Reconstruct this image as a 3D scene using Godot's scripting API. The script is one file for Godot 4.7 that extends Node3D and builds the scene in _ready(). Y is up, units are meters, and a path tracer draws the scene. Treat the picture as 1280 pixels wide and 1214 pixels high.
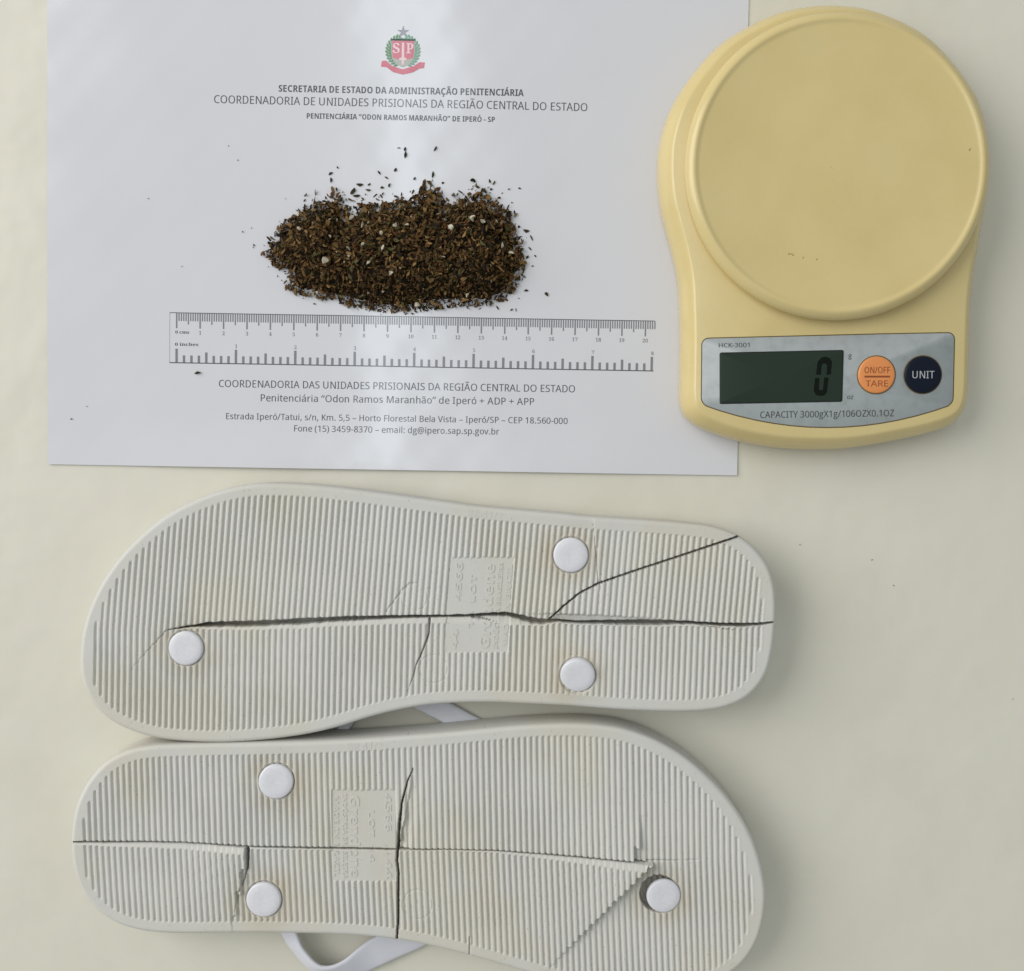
extends Node3D
# A table top seen from above: a printed sheet with a heap of dried plant, a kitchen scale and a pair of slit flip-flops.
# Lengths inside the builders are millimetres; MM turns them into metres.
const MM := 0.001
var rng := RandomNumberGenerator.new()
var used := {}
var mats := {}

func _ready():
	rng.seed = 20240
	# ---- camera
	var cam := Camera3D.new(); cam.name = "camera"
	cam.fov = 50.058
	cam.near = 0.02; cam.far = 30.0
	cam.position = Vector3(0, 0.44862, -0.01841)
	cam.rotation_degrees = Vector3(-92.35, 0, 0)
	add_child(cam); cam.current = true
	# ---- surroundings: a dim pale room, no sky
	var we := WorldEnvironment.new(); we.name = "world_environment"
	var env := Environment.new()
	env.background_mode = Environment.BG_COLOR
	env.background_color = Color(0.66, 0.67, 0.66)
	env.background_energy_multiplier = 1.0
	env.tonemap_mode = Environment.TONE_MAPPER_LINEAR
	env.tonemap_exposure = 1.0
	env.sdfgi_enabled = true; env.ssao_enabled = true; env.ssil_enabled = true
	we.environment = env; add_child(we)
	# ---- window light from the upper left, and the ceiling tube that glares on the sheet
	area_light("window_light", Vector3(-2.4, 1.75, -1.05), Vector3(0, 0, -0.05), Vector2(2.5, 2.5), 8.8, Color(1.0, 0.985, 0.965))
	area_light("ceiling_tube_light", Vector3(-0.27, 2.05, -0.62), Vector3(-0.27, 0, -0.62), Vector2(0.05, 1.3), 0.42, Color(0.93, 0.98, 1.0))
	make_materials()
	build_table()
	build_sheet()
	build_scale()
	build_upper_flip_flop()
	build_lower_flip_flop()
	build_heap()
	build_crumbs()

# ------------------------------------------------------------------ helpers
func lin(r: float, g: float, b: float) -> Color:
	return Color(r, g, b).linear_to_srgb()

func numbered(called: String) -> String:
	if not used.has(called):
		used[called] = 0
		return called
	used[called] += 1
	return "%s_%03d" % [called, used[called]]

func area_light(called: String, at: Vector3, to: Vector3, size: Vector2, energy: float, tint: Color):
	var l := AreaLight3D.new(); l.name = called
	l.area_size = size; l.area_normalize_energy = true
	l.light_energy = energy; l.light_color = tint; l.shadow_enabled = true
	l.area_range = 12.0; l.area_attenuation = 2.0
	var up := Vector3.UP if absf((to - at).normalized().y) < 0.99 else Vector3.FORWARD
	l.look_at_from_position(at, to, up)
	add_child(l)

func thing(called: String, label: String, category: String, at: Vector3, group := "") -> Node3D:
	var o := Node3D.new(); o.name = numbered(called); add_child(o, true)
	o.position = at * MM
	o.set_meta("label", label); o.set_meta("category", category)
	if group: o.set_meta("group", group)
	return o

func part(called: String, mesh: Mesh, mat: Material, parent: Node3D) -> MeshInstance3D:
	var o := MeshInstance3D.new(); o.name = called; o.mesh = mesh
	o.material_override = mat
	parent.add_child(o, true)
	return o

func std(color: Color, rough := 0.5, spec := 0.5) -> StandardMaterial3D:
	var m := StandardMaterial3D.new()
	m.albedo_color = color; m.roughness = rough; m.metallic_specular = spec
	return m

func noise_tex(seed_: int, freq: float, ramp: Gradient, size := 512, octaves := 4) -> NoiseTexture2D:
	var n := FastNoiseLite.new(); n.seed = seed_; n.frequency = freq; n.fractal_octaves = octaves
	n.noise_type = FastNoiseLite.TYPE_SIMPLEX_SMOOTH
	var t := NoiseTexture2D.new(); t.width = size; t.height = size; t.seamless = true; t.noise = n; t.color_ramp = ramp
	return t

func ramp(a: Color, b: Color, c: Color) -> Gradient:
	var g := Gradient.new(); g.offsets = PackedFloat32Array([0.0, 0.5, 1.0]); g.colors = PackedColorArray([a, b, c])
	return g

func triplanar(m: StandardMaterial3D, per_metre: float):
	m.uv1_triplanar = true; m.uv1_world_triplanar = true
	m.uv1_scale = Vector3.ONE * per_metre

func make_materials():
	var t := std(Color.WHITE, 0.42)
	t.albedo_texture = noise_tex(3, 0.006, ramp(lin(0.66, 0.638, 0.548), lin(0.68, 0.66, 0.575), lin(0.692, 0.675, 0.592)), 1024, 5)
	t.roughness_texture = noise_tex(8, 0.012, ramp(Color(0.28, 0.28, 0.28), Color(0.36, 0.36, 0.36), Color(0.48, 0.48, 0.48)), 512, 4); t.roughness = 1.0
	triplanar(t, 2.6)
	t.heightmap_enabled = true; t.heightmap_scale = 0.035
	t.heightmap_texture = noise_tex(12, 0.02, ramp(Color.BLACK, Color(0.5, 0.5, 0.5), Color.WHITE), 512, 3)
	mats.table = t
	var p := std(lin(0.655, 0.66, 0.71), 0.17, 0.5)
	mats.paper = p
	mats.ink = std(lin(0.10, 0.10, 0.115), 0.17, 0.5)
	mats.ink_pale = std(lin(0.22, 0.225, 0.25), 0.17, 0.5)
	mats.red = std(lin(0.55, 0.10, 0.15), 0.17); mats.green = std(lin(0.06, 0.20, 0.07), 0.17); mats.green_pale = std(lin(0.12, 0.28, 0.18), 0.17)
	mats.grey = std(lin(0.25, 0.25, 0.30), 0.17); mats.pink = std(lin(0.72, 0.52, 0.56), 0.17); mats.stone = std(lin(0.36, 0.36, 0.33), 0.17)
	var c := std(Color.WHITE, 0.24)
	c.albedo_texture = noise_tex(21, 0.008, ramp(lin(0.615, 0.495, 0.225), lin(0.645, 0.525, 0.25), lin(0.66, 0.545, 0.27)), 512, 4)
	triplanar(c, 5.0)
	c.heightmap_enabled = true; c.heightmap_scale = 0.0015; c.heightmap_texture = noise_tex(22, 0.12, ramp(Color.BLACK, Color(0.5, 0.5, 0.5), Color.WHITE), 512, 2)
	mats.cream = c
	var g := std(Color.WHITE, 0.4)
	g.albedo_texture = noise_tex(31, 0.02, ramp(lin(0.30, 0.335, 0.345), lin(0.375, 0.41, 0.425), lin(0.40, 0.435, 0.45)), 512, 5)
	triplanar(g, 14.0)
	mats.panel = g
	mats.gap_shade_and_ring = std(lin(0.12, 0.085, 0.03), 0.6)  # dark brown: painted shade line round the panel, also the button rings
	mats.lcd = std(lin(0.021, 0.036, 0.026), 0.3, 0.32)
	mats.lcd_edge = std(lin(0.008, 0.012, 0.009), 0.3)
	mats.digit = std(lin(0.004, 0.007, 0.005), 0.4, 0.25)
	mats.orange = std(lin(0.72, 0.27, 0.085), 0.4); mats.brown = std(lin(0.26, 0.06, 0.015), 0.5)
	mats.navy = std(lin(0.004, 0.008, 0.02), 0.4, 0.3); mats.pale = std(lin(0.42, 0.44, 0.46), 0.5)
	mats.print = std(lin(0.045, 0.05, 0.06), 0.5)
	var s := std(Color.WHITE, 0.55, 0.4); s.vertex_color_use_as_albedo = true
	mats.sole = s
	mats.letters = std(lin(0.60, 0.595, 0.562), 0.55, 0.4)
	mats.strap = std(lin(0.68, 0.69, 0.76), 0.38)
	var pg := std(Color.WHITE, 0.34)
	pg.albedo_texture = noise_tex(41, 0.03, ramp(lin(0.66, 0.66, 0.69), lin(0.70, 0.705, 0.76), lin(0.71, 0.715, 0.775)), 256, 5)
	triplanar(pg, 60.0)
	mats.plug = pg
	var f := std(Color.WHITE, 0.75, 0.3); f.vertex_color_use_as_albedo = true
	mats.flake = f
	mats.crumb = std(lin(0.035, 0.028, 0.014), 0.8, 0.3)
	mats.seed = std(lin(0.50, 0.46, 0.36), 0.6, 0.4)

# vertices and triangles gathered here become one mesh
class Shape:
	var v := PackedVector3Array()
	var n := PackedVector3Array()
	var c := PackedColorArray()
	var i := PackedInt32Array()
	func add(p: Vector3) -> int:
		v.append(p * 0.001); return v.size() - 1
	func tri(a: int, b: int, d: int):
		i.append(a); i.append(b); i.append(d)
	func quad(a: int, b: int, d: int, e: int):
		tri(a, b, d); tri(a, d, e)
	func mesh(smooth := true) -> ArrayMesh:
		var st := SurfaceTool.new(); st.begin(Mesh.PRIMITIVE_TRIANGLES)
		st.set_smooth_group(0 if smooth else -1)
		for k in i:
			if c.size(): st.set_color(c[k])
			st.add_vertex(v[k])
		st.generate_normals(); st.index()
		return st.commit()

func closed_curve(points: Array, steps := 6) -> PackedVector2Array:
	var out := PackedVector2Array()
	var m := points.size()
	for k in m:
		var a: Vector2 = points[(k + m - 1) % m]; var b: Vector2 = points[k]; var d: Vector2 = points[(k + 1) % m]; var e: Vector2 = points[(k + 2) % m]
		for s in steps: out.append(b.cubic_interpolate(d, a, e, float(s) / steps))
	return out

func clockwise(poly: PackedVector2Array) -> PackedVector2Array:
	if Geometry2D.is_polygon_clockwise(poly): poly.reverse()
	return poly

# outline, levels [height, inset] from below to the top, closed with a flat cap
func loft(poly: PackedVector2Array, levels: Array) -> ArrayMesh:
	poly = clockwise(poly)
	var m := poly.size()
	var s := Shape.new()
	var norms := PackedVector2Array()
	for k in m:
		var t := (poly[(k + 1) % m] - poly[(k + m - 1) % m]).normalized()
		norms.append(Vector2(-t.y, t.x))
	var centre := Vector2.ZERO
	for q in poly: centre += q / m
	if norms[0].dot(centre - poly[0]) < 0.0:
		for k in m: norms[k] = -norms[k]
	var rings := []
	for l in levels:
		var r := []
		for k in m:
			var q: Vector2 = poly[k] + norms[k] * l[1]
			r.append(s.add(Vector3(q.x, l[0], q.y)))
		rings.append(r)
	for a in rings.size() - 1:
		for k in m:
			var b := (k + 1) % m
			s.quad(rings[a][k], rings[a + 1][k], rings[a + 1][b], rings[a][b])
	var hub := s.add(Vector3(centre.x, levels[-1][0], centre.y))
	for k in m: s.tri(hub, rings[-1][(k + 1) % m], rings[-1][k])
	return s.mesh()

func lathe(profile: Array, sides := 96) -> ArrayMesh:
	var s := Shape.new()
	for k in sides:
		var a := TAU * k / sides
		for q in profile: s.add(Vector3(cos(a) * q.x, q.y, sin(a) * q.x))
	var m := profile.size()
	for k in sides:
		var b := (k + 1) % sides
		for j in m - 1: s.quad(k * m + j, k * m + j + 1, b * m + j + 1, b * m + j)
	return s.mesh()

# lettering as plain arrays in millimetres, x along the line, y up, scaled to a width and a cap height
func lettering(text: String, font_name: String, weight: int, width: float, cap: float, depth := 0.0) -> Array:
	var f := SystemFont.new(); f.font_names = PackedStringArray([font_name]); f.font_weight = weight
	var tm := TextMesh.new(); tm.text = text; tm.font = f; tm.font_size = 48; tm.pixel_size = 0.01; tm.depth = depth; tm.curve_step = 1.5
	var arr: Array = tm.get_mesh_arrays()
	var v: PackedVector3Array = arr[Mesh.ARRAY_VERTEX]
	var idx = arr[Mesh.ARRAY_INDEX]
	var box := AABB(v[0], Vector3.ZERO)
	for q in v: box = box.expand(q)
	var sx := width / box.size.x if width > 0.0 else cap / (0.714 * 0.48)
	var sy := cap / (0.714 * 0.48)
	var base := -INF
	var out := PackedVector3Array()
	# the baseline of a TextMesh is taken from a capital letter of the same font
	var ref := TextMesh.new(); ref.text = "E"; ref.font = f; ref.font_size = 48; ref.pixel_size = 0.01; ref.depth = 0.0
	base = ref.get_aabb().position.y
	for q in v: out.append(Vector3((q.x - box.position.x - box.size.x / 2.0) * sx, (q.y - base) * sy - cap / 2.0, q.z))
	var index := PackedInt32Array()
	if idx != null: index = idx
	else:
		for k in out.size(): index.append(k)
	return [out, index]

# ------------------------------------------------------------------ the table
func build_table():
	var b := BoxMesh.new(); b.size = Vector3(1.7, 0.03, 1.3)
	var o := MeshInstance3D.new(); o.name = "table_top"; o.mesh = b; o.material_override = mats.table
	o.position = Vector3(0.05, -0.015, 0.05)
	o.set_meta("kind", "structure"); o.set_meta("label", "glossy cream laminate table top under everything"); o.set_meta("category", "table top")
	add_child(o)

# ------------------------------------------------------------------ the printed sheet
var sheet: Node3D
const SHEET_AT := Vector3(-49.80, 0, -111.77)
const SHEET_TURN := 0.932      # degrees, as seen from above the right end lies nearer the viewer

func sheet_height(x: float, z: float) -> float:
	var calm := 1.0 - smoothstep(70.0, 110.0, x) * 0.85
	var h := 0.45 + calm * (0.20 * sin(x * 0.040 + z * 0.021 + 1.0) + 0.06 * sin(x * 0.13 - z * 0.05) + 0.07 * sin(z * 0.14 + x * 0.045 + 2.0) + 0.022 * sin(x * 0.31 + z * 0.27) + 0.006 * sin(x * 0.5 - z * 0.36 + 1.3))
	h += 0.9 * smoothstep(80.0, 105.0, z) * smoothstep(150.0, 60.0, absf(x + 10.0)) + 0.35 * smoothstep(90.0, 105.0, z)
	h += 0.2 * exp(-pow((x + 148.5) / 18.0, 2.0)) * (0.5 + 0.5 * sin(z * 0.03))
	return maxf(h, 0.3)

func on_sheet(called: String, flat: Array, at: Vector2, turn: float, mat: Material, parent: Node3D, lift := 0.06):
	var s := Shape.new()
	var co := cos(turn); var si := sin(turn)
	for q in flat[0]:
		var x: float = at.x + q.x * co - (-q.y) * si
		var z: float = at.y + q.x * si + (-q.y) * co
		s.add(Vector3(x, sheet_height(x, z) + lift, z))
	for k in range(0, flat[1].size(), 3): drape(s, flat[1][k], flat[1][k + 1], flat[1][k + 2], lift, 0)
	return part(called, s.mesh(), mat, parent)

# cut a printed triangle until it follows the sheet
func drape(s: Shape, a: int, b: int, c: int, lift: float, depth: int):
	var e := maxf(s.v[a].distance_to(s.v[b]), maxf(s.v[b].distance_to(s.v[c]), s.v[c].distance_to(s.v[a])))
	if e < 0.0021 or depth > 3:
		s.tri(a, b, c)
		return
	var m := []
	for q in [[a, b], [b, c], [c, a]]:
		var p: Vector3 = (s.v[q[0]] + s.v[q[1]]) * 500.0
		m.append(s.add(Vector3(p.x, sheet_height(p.x, p.z) + lift, p.z)))
	drape(s, a, m[0], m[2], lift, depth + 1); drape(s, m[0], b, m[1], lift, depth + 1)
	drape(s, m[2], m[1], c, lift, depth + 1); drape(s, m[0], m[1], m[2], lift, depth + 1)

func print_line(text: String, a: Vector2, b: Vector2, cap: float, font_name: String, weight: int, mat: Material):
	var d := b - a
	on_sheet("printed_line", lettering(text, font_name, weight, d.length(), cap), (a + b) / 2.0, d.angle(), mat, sheet)

# a flat strip between two points, cut into short pieces so that it follows the sheet
func strip(s: Shape, a: Vector2, b: Vector2, w: float, lift := 0.06):
	var n := maxi(1, int(a.distance_to(b) / 3.0))
	var side := (b - a).normalized().orthogonal() * w / 2.0
	var last := []
	for k in n + 1:
		var q := a.lerp(b, float(k) / n)
		var l := q + side; var r := q - side
		var now := [s.add(Vector3(l.x, sheet_height(l.x, l.y) + lift, l.y)), s.add(Vector3(r.x, sheet_height(r.x, r.y) + lift, r.y))]
		if k: s.quad(last[0], now[0], now[1], last[1])
		last = now

func flat_poly(points: PackedVector2Array) -> Array:
	var v := PackedVector3Array()
	for q in points: v.append(Vector3(q.x, -q.y, 0))
	return [v, Geometry2D.triangulate_polygon(points)]

func build_sheet():
	sheet = thing("printed_sheet", "white letterhead sheet with a crest, a printed ruler and address lines under the dark heap", "paper sheet", SHEET_AT)
	sheet.rotation_degrees.y = -SHEET_TURN
	var s := Shape.new()
	var nx := 120; var nz := 85
	var w := 297.0; var h := 210.0
	for layer in 2:
		for i in nx:
			for j in nz:
				var x := -w / 2 + w * i / (nx - 1); var z := -h / 2 + h * j / (nz - 1)
				s.add(Vector3(x, sheet_height(x, z) - 0.14 * layer, z))
	for i in nx - 1:
		for j in nz - 1:
			var a := i * nz + j
			s.quad(a, a + nz, a + nz + 1, a + 1)
			var b := a + nx * nz
			s.quad(b, b + 1, b + nz + 1, b + nz)
	var rim := Shape.new()
	var round := []
	for i in nx: round.append(Vector2(-w / 2 + w * i / (nx - 1), -h / 2))
	for k in range(1, nz): round.append(Vector2(w / 2, -h / 2 + h * k / (nz - 1)))
	for k in range(1, nx): round.append(Vector2(w / 2 - w * k / (nx - 1), h / 2))
	for k in range(1, nz): round.append(Vector2(-w / 2, h / 2 - h * k / (nz - 1)))
	for k in round.size():
		var y := sheet_height(round[k].x, round[k].y)
		rim.add(Vector3(round[k].x, y, round[k].y)); rim.add(Vector3(round[k].x, y - 0.14, round[k].y))
		if k: rim.quad(2 * k - 2, 2 * k, 2 * k + 1, 2 * k - 1)
	part("paper_edge", rim.mesh(), mats.paper, sheet)
	part("paper", s.mesh(), mats.paper, sheet)
	print_line("SECRETARIA DE ESTADO DA ADMINISTRAÇÃO PENITENCIÁRIA", Vector2(-50.28, -56.29), Vector2(53.84, -55.98), 2.75, "Droid Sans", 700, mats.ink)
	print_line("COORDENADORIA DE UNIDADES PRISIONAIS DA REGIÃO CENTRAL DO ESTADO", Vector2(-77.61, -51.36), Vector2(80.98, -50.50), 3.35, "Droid Sans", 400, mats.ink)
	print_line("PENITENCIÁRIA “ODON RAMOS MARANHÃO” DE IPERÓ - SP", Vector2(-38.22, -44.98), Vector2(41.78, -44.61), 2.2, "Droid Sans", 700, mats.ink)
	print_line("COORDENADORIA DAS UNIDADES PRISIONAIS DA REGIÃO CENTRAL DO ESTADO", Vector2(-75.01, 69.06), Vector2(77.96, 68.90), 3.1, "Droid Sans", 400, mats.ink)
	print_line("Penitenciária “Odon Ramos Maranhão” de Iperó + ADP + APP", Vector2(-56.97, 74.92), Vector2(60.53, 74.66), 3.0, "Droid Sans", 400, mats.ink)
	print_line("Estrada Iperó/Tatui, s/n, Km. 5,5 – Horto Florestal Bela Vista – Iperó/SP – CEP 18.560-000", Vector2(-71.86, 83.04), Vector2(75.06, 82.71), 2.65, "Droid Sans", 400, mats.ink)
	print_line("Fone (15) 3459-8370 – email: dg@ipero.sap.sp.gov.br", Vector2(-42.46, 87.81), Vector2(45.67, 87.75), 2.7, "Droid Sans", 400, mats.ink)
	# the printed ruler
	var r := Shape.new()
	var o := Vector2(-93.28, 39.18); var e := Vector2(107.72, 39.38)
	var dx := (e - o) / 200.0
	var dn := Vector2(-dx.y, dx.x).normalized()
	var o2 := Vector2(-93.28, 60.51)
	strip(r, o - dx * 3.0, o + dx * 204.0, 0.30)
	strip(r, o2 - dx * 3.0, o2 + dx * 203.8, 0.42)
	part("ruler_outline", r.mesh(), mats.ink, sheet)
	var fr := Shape.new()
	strip(fr, o - dx * 3.0, o2 - dx * 3.0, 0.25)
	part("ruler_end_line", fr.mesh(), mats.panel_line if mats.has("panel_line") else mats.pale, sheet)
	var ticks := Shape.new()
	for k in 205:
		var p: Vector2 = o + dx * k
		var l := 6.6 if k % 10 == 0 else 4.9 if k % 5 == 0 else 3.5
		strip(ticks, p + dn * 0.15, p + dn * l, 0.62 if k % 10 == 0 else 0.52, 0.05)
	part("millimetre_ticks", ticks.mesh(), mats.ink_pale, sheet)
	var inches := Shape.new()
	for k in 65:
		var p: Vector2 = o2 + dx * (k * 25.4 / 8.0 * 0.999)
		var l := 6.0 if k % 8 == 0 else 4.6 if k % 8 == 4 else 3.2
		strip(inches, p - dn * 0.2, p - dn * l, 1.05, 0.05)
	part("inch_ticks", inches.mesh(), mats.ink_pale, sheet)
	for k in 20:
		var p: Vector2 = o + dx * (10.0 * (k + 1)) + dn * 8.4
		on_sheet("centimetre_number", lettering(str(k + 1), "Droid Serif", 400, 0.0, 1.55), p, dx.angle(), mats.ink, sheet)
	for k in 8:
		var p: Vector2 = o2 + dx * (25.4 * (k + 1)) - dn * 7.5
		on_sheet("inch_number", lettering(str(k + 1), "Droid Serif", 400, 0.0, 1.5), p, dx.angle(), mats.ink, sheet)
	on_sheet("unit_word", lettering("0 cms", "Droid Serif", 700, 6.0, 1.3), Vector2(-90.86, 47.41), dx.angle(), mats.ink, sheet)
	on_sheet("unit_word", lettering("0 inches", "Droid Serif", 700, 10.0, 1.3), Vector2(-88.96, 52.59), dx.angle(), mats.ink, sheet)
	build_crest(Vector2(2.37, -73.09))

func build_crest(at: Vector2):
	var crest := Node3D.new(); crest.name = "crest"; sheet.add_child(crest, true)
	var turn := 0.0
	# wreath: two boughs of leaves
	for side in [-1, 1]:
		var s := Shape.new()
		for k in 13:
			var a := deg_to_rad(-72.0 + k * 12.0)
			for lean in [-1, 1]:
				var c := Vector2(side * cos(a) * 6.1, sin(a) * 5.9 + 0.4)
				var dir: Vector2 = Vector2(side * sin(a), -cos(a)).rotated(lean * 0.65)
				var leaf := PackedVector2Array()
				for q in 8:
					var t := TAU * q / 8.0
					leaf.append(c + dir * (1.0 + cos(t) * 1.15) + dir.orthogonal() * sin(t) * 0.5)
				var first := s.v.size()
				for q in leaf:
					var p := at + q
					s.add(Vector3(p.x, sheet_height(p.x, p.y) + 0.05 + 0.002 * (k % 3) + 0.001 * lean, p.y))
				for t in Geometry2D.triangulate_polygon(leaf): s.i.append(first + t)
		part("leaf_bough", s.mesh(), mats.green if side < 0 else mats.green_pale, crest)
	var white := PackedVector2Array(); var shield := PackedVector2Array()
	for q in [[-4.9, -4.3], [4.9, -4.3], [5.0, 0.5], [4.5, 3.6], [2.8, 6.0], [0.0, 7.2], [-2.8, 6.0], [-4.5, 3.6], [-5.0, 0.5]]: white.append(Vector2(q[0], q[1]))
	for q in [[-4.6, -3.9], [4.6, -3.9], [4.7, 0.5], [4.3, 3.2], [1.8, 3.9], [-1.8, 3.9], [-4.3, 3.2], [-4.7, 0.5]]: shield.append(Vector2(q[0], q[1]))
	on_sheet("shield_border", flat_poly(white), at, turn, mats.stone, crest, 0.062)
	on_sheet("shield", flat_poly(shield), at, turn, mats.red, crest, 0.072)
	var bar := PackedVector2Array([Vector2(-5.1, -4.6), Vector2(5.1, -4.6), Vector2(5.1, -4.0), Vector2(-5.1, -4.0)])
	on_sheet("shield_top_bar", flat_poly(bar), at, turn, mats.print, crest, 0.080)
	on_sheet("shield_letter", lettering("S", "Droid Serif", 700, 3.0, 4.3), at + Vector2(-2.9, -0.9), turn, mats.pink, crest, 0.086)
	on_sheet("shield_letter", lettering("P", "Droid Serif", 700, 3.0, 4.3), at + Vector2(2.9, -0.9), turn, mats.pink, crest, 0.086)
	var sword := PackedVector2Array()
	for q in [[-0.5, -3.2], [0.5, -3.2], [0.55, 3.0], [1.6, 3.4], [1.6, 4.1], [0.5, 4.2], [0.5, 6.0], [-0.5, 6.0], [-0.5, 4.2], [-1.6, 4.1], [-1.6, 3.4], [-0.55, 3.0]]: sword.append(Vector2(q[0], q[1]))
	on_sheet("sword", flat_poly(sword), at, turn, mats.pink, crest, 0.092)
	var ribbon := PackedVector2Array()
	for q in [[-8.9, 4.6], [-7.0, 4.5], [-4.6, 6.6], [0.0, 8.0], [4.6, 6.6], [7.0, 4.9], [9.3, 5.0], [9.0, 7.3], [7.0, 7.6], [4.2, 9.2], [0.0, 10.2], [-4.2, 9.2], [-6.8, 7.2], [-9.3, 7.0]]: ribbon.append(Vector2(q[0], q[1]))
	on_sheet("ribbon", flat_poly(ribbon), at, turn, mats.red, crest, 0.100)
	var star := PackedVector2Array()
	for k in 10:
		var rad := 2.8 if k % 2 == 0 else 1.0
		star.append(Vector2(sin(TAU * k / 10.0), -cos(TAU * k / 10.0)) * rad + Vector2(0, -7.6))
	on_sheet("star", flat_poly(star), at, turn, mats.grey, crest, 0.062)

# ------------------------------------------------------------------ the kitchen scale
const DECK := 20.0
func build_scale():
	var at := Vector3(130.4, 0, -108.1)
	var o := thing("kitchen_scale", "yellowed cream kitchen scale with a round weighing plate and a grey button panel", "kitchen scale", at)
	var c := Vector2(at.x, at.z)
	var pts := []
	for q in [Vector2(126.72, -198.51), Vector2(111.93, -196.24), Vector2(97.17, -190.10), Vector2(84.51, -181.86), Vector2(73.29, -169.08), Vector2(65.71, -156.59), Vector2(61.61, -143.09), Vector2(60.85, -130.87), Vector2(61.93, -118.30), Vector2(64.33, -108.35), Vector2(67.42, -97.05), Vector2(69.85, -84.72), Vector2(70.61, -71.04), Vector2(70.85, -59.99), Vector2(70.77, -46.58), Vector2(70.84, -36.49), Vector2(72.22, -30.77), Vector2(76.31, -26.39), Vector2(83.08, -23.02), Vector2(93.92, -19.47), Vector2(110.85, -16.44), Vector2(127.42, -15.59), Vector2(142.66, -16.29), Vector2(159.03, -18.96), Vector2(175.37, -22.64), Vector2(184.34, -26.32), Vector2(188.93, -31.66), Vector2(190.63, -39.33), Vector2(190.87, -54.30), Vector2(191.03, -72.88), Vector2(191.95, -86.10), Vector2(193.71, -98.97), Vector2(196.07, -115.09), Vector2(197.74, -132.14), Vector2(196.83, -145.55), Vector2(192.94, -159.24), Vector2(185.12, -171.28), Vector2(173.70, -183.62), Vector2(161.38, -191.39), Vector2(146.49, -196.89), Vector2(136.59, -198.35)]: pts.append(q - c)
	part("body", loft(closed_curve(pts, 5), [[0.9, 3.5], [1.0, 2.2], [2.0, 1.0], [5.0, 0.25], [9.0, 0.0], [12.0, 0.25], [14.5, 1.0], [16.5, 2.1], [18.2, 3.3], [19.3, 4.2], [19.8, 4.8], [DECK, 5.6]]), mats.cream, o)
	# weighing plate: flat dish with a raised bevelled rim
	var pl := part("weighing_plate", lathe([Vector2(58.5, 19.0), Vector2(59.6, 21.5), Vector2(60.9, 23.0), Vector2(61.4, 24.2), Vector2(61.2, 25.2), Vector2(60.4, 26.4), Vector2(59.3, 27.4), Vector2(58.5, 27.9), Vector2(57.8, 28.0), Vector2(57.2, 27.85), Vector2(56.6, 27.55), Vector2(55.6, 27.4), Vector2(30.0, 27.35), Vector2(0.0, 27.35)], 160), mats.cream, o)
	var pc := Vector2(130.94, -129.38) - c
	pl.position = Vector3(pc.x, 0, pc.y) * MM
	# stains on the plate
	var dirt := std(lin(0.33, 0.24, 0.09), 0.6)
	for q in [Vector2(111.83, -94.71), Vector2(112.80, -93.76), Vector2(116.99, -92.48), Vector2(122.46, -91.84), Vector2(128.11, -128.70), Vector2(103.28, -81.63), Vector2(183.39, -135.66)]:
		for k in 2:
			var st := Shape.new()
			blot(st, q - c + Vector2(rng.randf_range(-0.9, 0.9), rng.randf_range(-0.5, 0.5)), rng.randf_range(0.15, 0.42), 27.40)
			part("dirt_speck", st.mesh(), dirt, o)
	# panel
	var poly := []
	for q in [Vector2(78.05, -61.06), Vector2(111.49, -61.87), Vector2(150.82, -62.85), Vector2(181.31, -63.40), Vector2(181.15, -34.39), Vector2(173.82, -31.87), Vector2(166.48, -29.73), Vector2(159.13, -27.98), Vector2(151.77, -26.62), Vector2(144.41, -25.65), Vector2(137.03, -25.07), Vector2(129.66, -24.87), Vector2(122.27, -25.07), Vector2(114.89, -25.65), Vector2(107.50, -26.62), Vector2(100.10, -27.98), Vector2(92.71, -29.73), Vector2(85.31, -31.87), Vector2(78.02, -34.39)]: poly.append(q - c)
	var pp := rounded(PackedVector2Array(poly), 2.6)
	part("panel_gap_shade", loft(pp, [[19.0, -0.42], [20.06, -0.42], [20.08, -0.2]]), mats.gap_shade_and_ring, o)  # dark strip painted in as the shade of a recess round the panel
	var panel := part("panel", loft(pp, [[19.0, 0.0], [20.1, 0.0], [20.25, 0.15]]), mats.panel, o)
	var lp := []
	for q in [Vector2(85.09, -55.43), Vector2(136.05, -56.51), Vector2(135.74, -35.24), Vector2(85.30, -34.29)]: lp.append(q - c)
	var lpp := rounded(PackedVector2Array(lp), 0.8)
	part("display_frame", loft(lpp, [[20.0, 0.0], [20.36, 0.0], [20.38, 0.1]]), mats.lcd_edge, o)
	var lcd := part("display", loft(lpp, [[20.0, 0.55], [20.42, 0.55], [20.44, 0.65]]), mats.lcd, o)
	# the digit 0 of seven segments: an arch over a cup
	var dg := Shape.new()
	for q in [[Vector2(124.74, -46.38), Vector2(125.37, -51.66), Vector2(126.96, -53.41), Vector2(128.57, -53.73), Vector2(130.19, -53.13), Vector2(131.27, -51.66), Vector2(130.87, -46.52), Vector2(129.03, -46.24), Vector2(129.26, -50.29), Vector2(128.37, -50.98), Vector2(127.45, -50.84), Vector2(127.05, -50.06), Vector2(126.72, -46.24)], [Vector2(124.34, -45.00), Vector2(123.89, -39.71), Vector2(124.70, -38.09), Vector2(126.46, -37.63), Vector2(128.30, -37.86), Vector2(129.31, -39.01), Vector2(129.97, -45.14), Vector2(128.12, -45.23), Vector2(127.72, -40.40), Vector2(126.89, -39.89), Vector2(125.96, -40.40), Vector2(126.19, -45.00)]]: 
		var ring := []
		for k in q.size(): ring.append(dg.add(Vector3(q[k].x - c.x, 20.47, q[k].y - c.y)))
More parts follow.
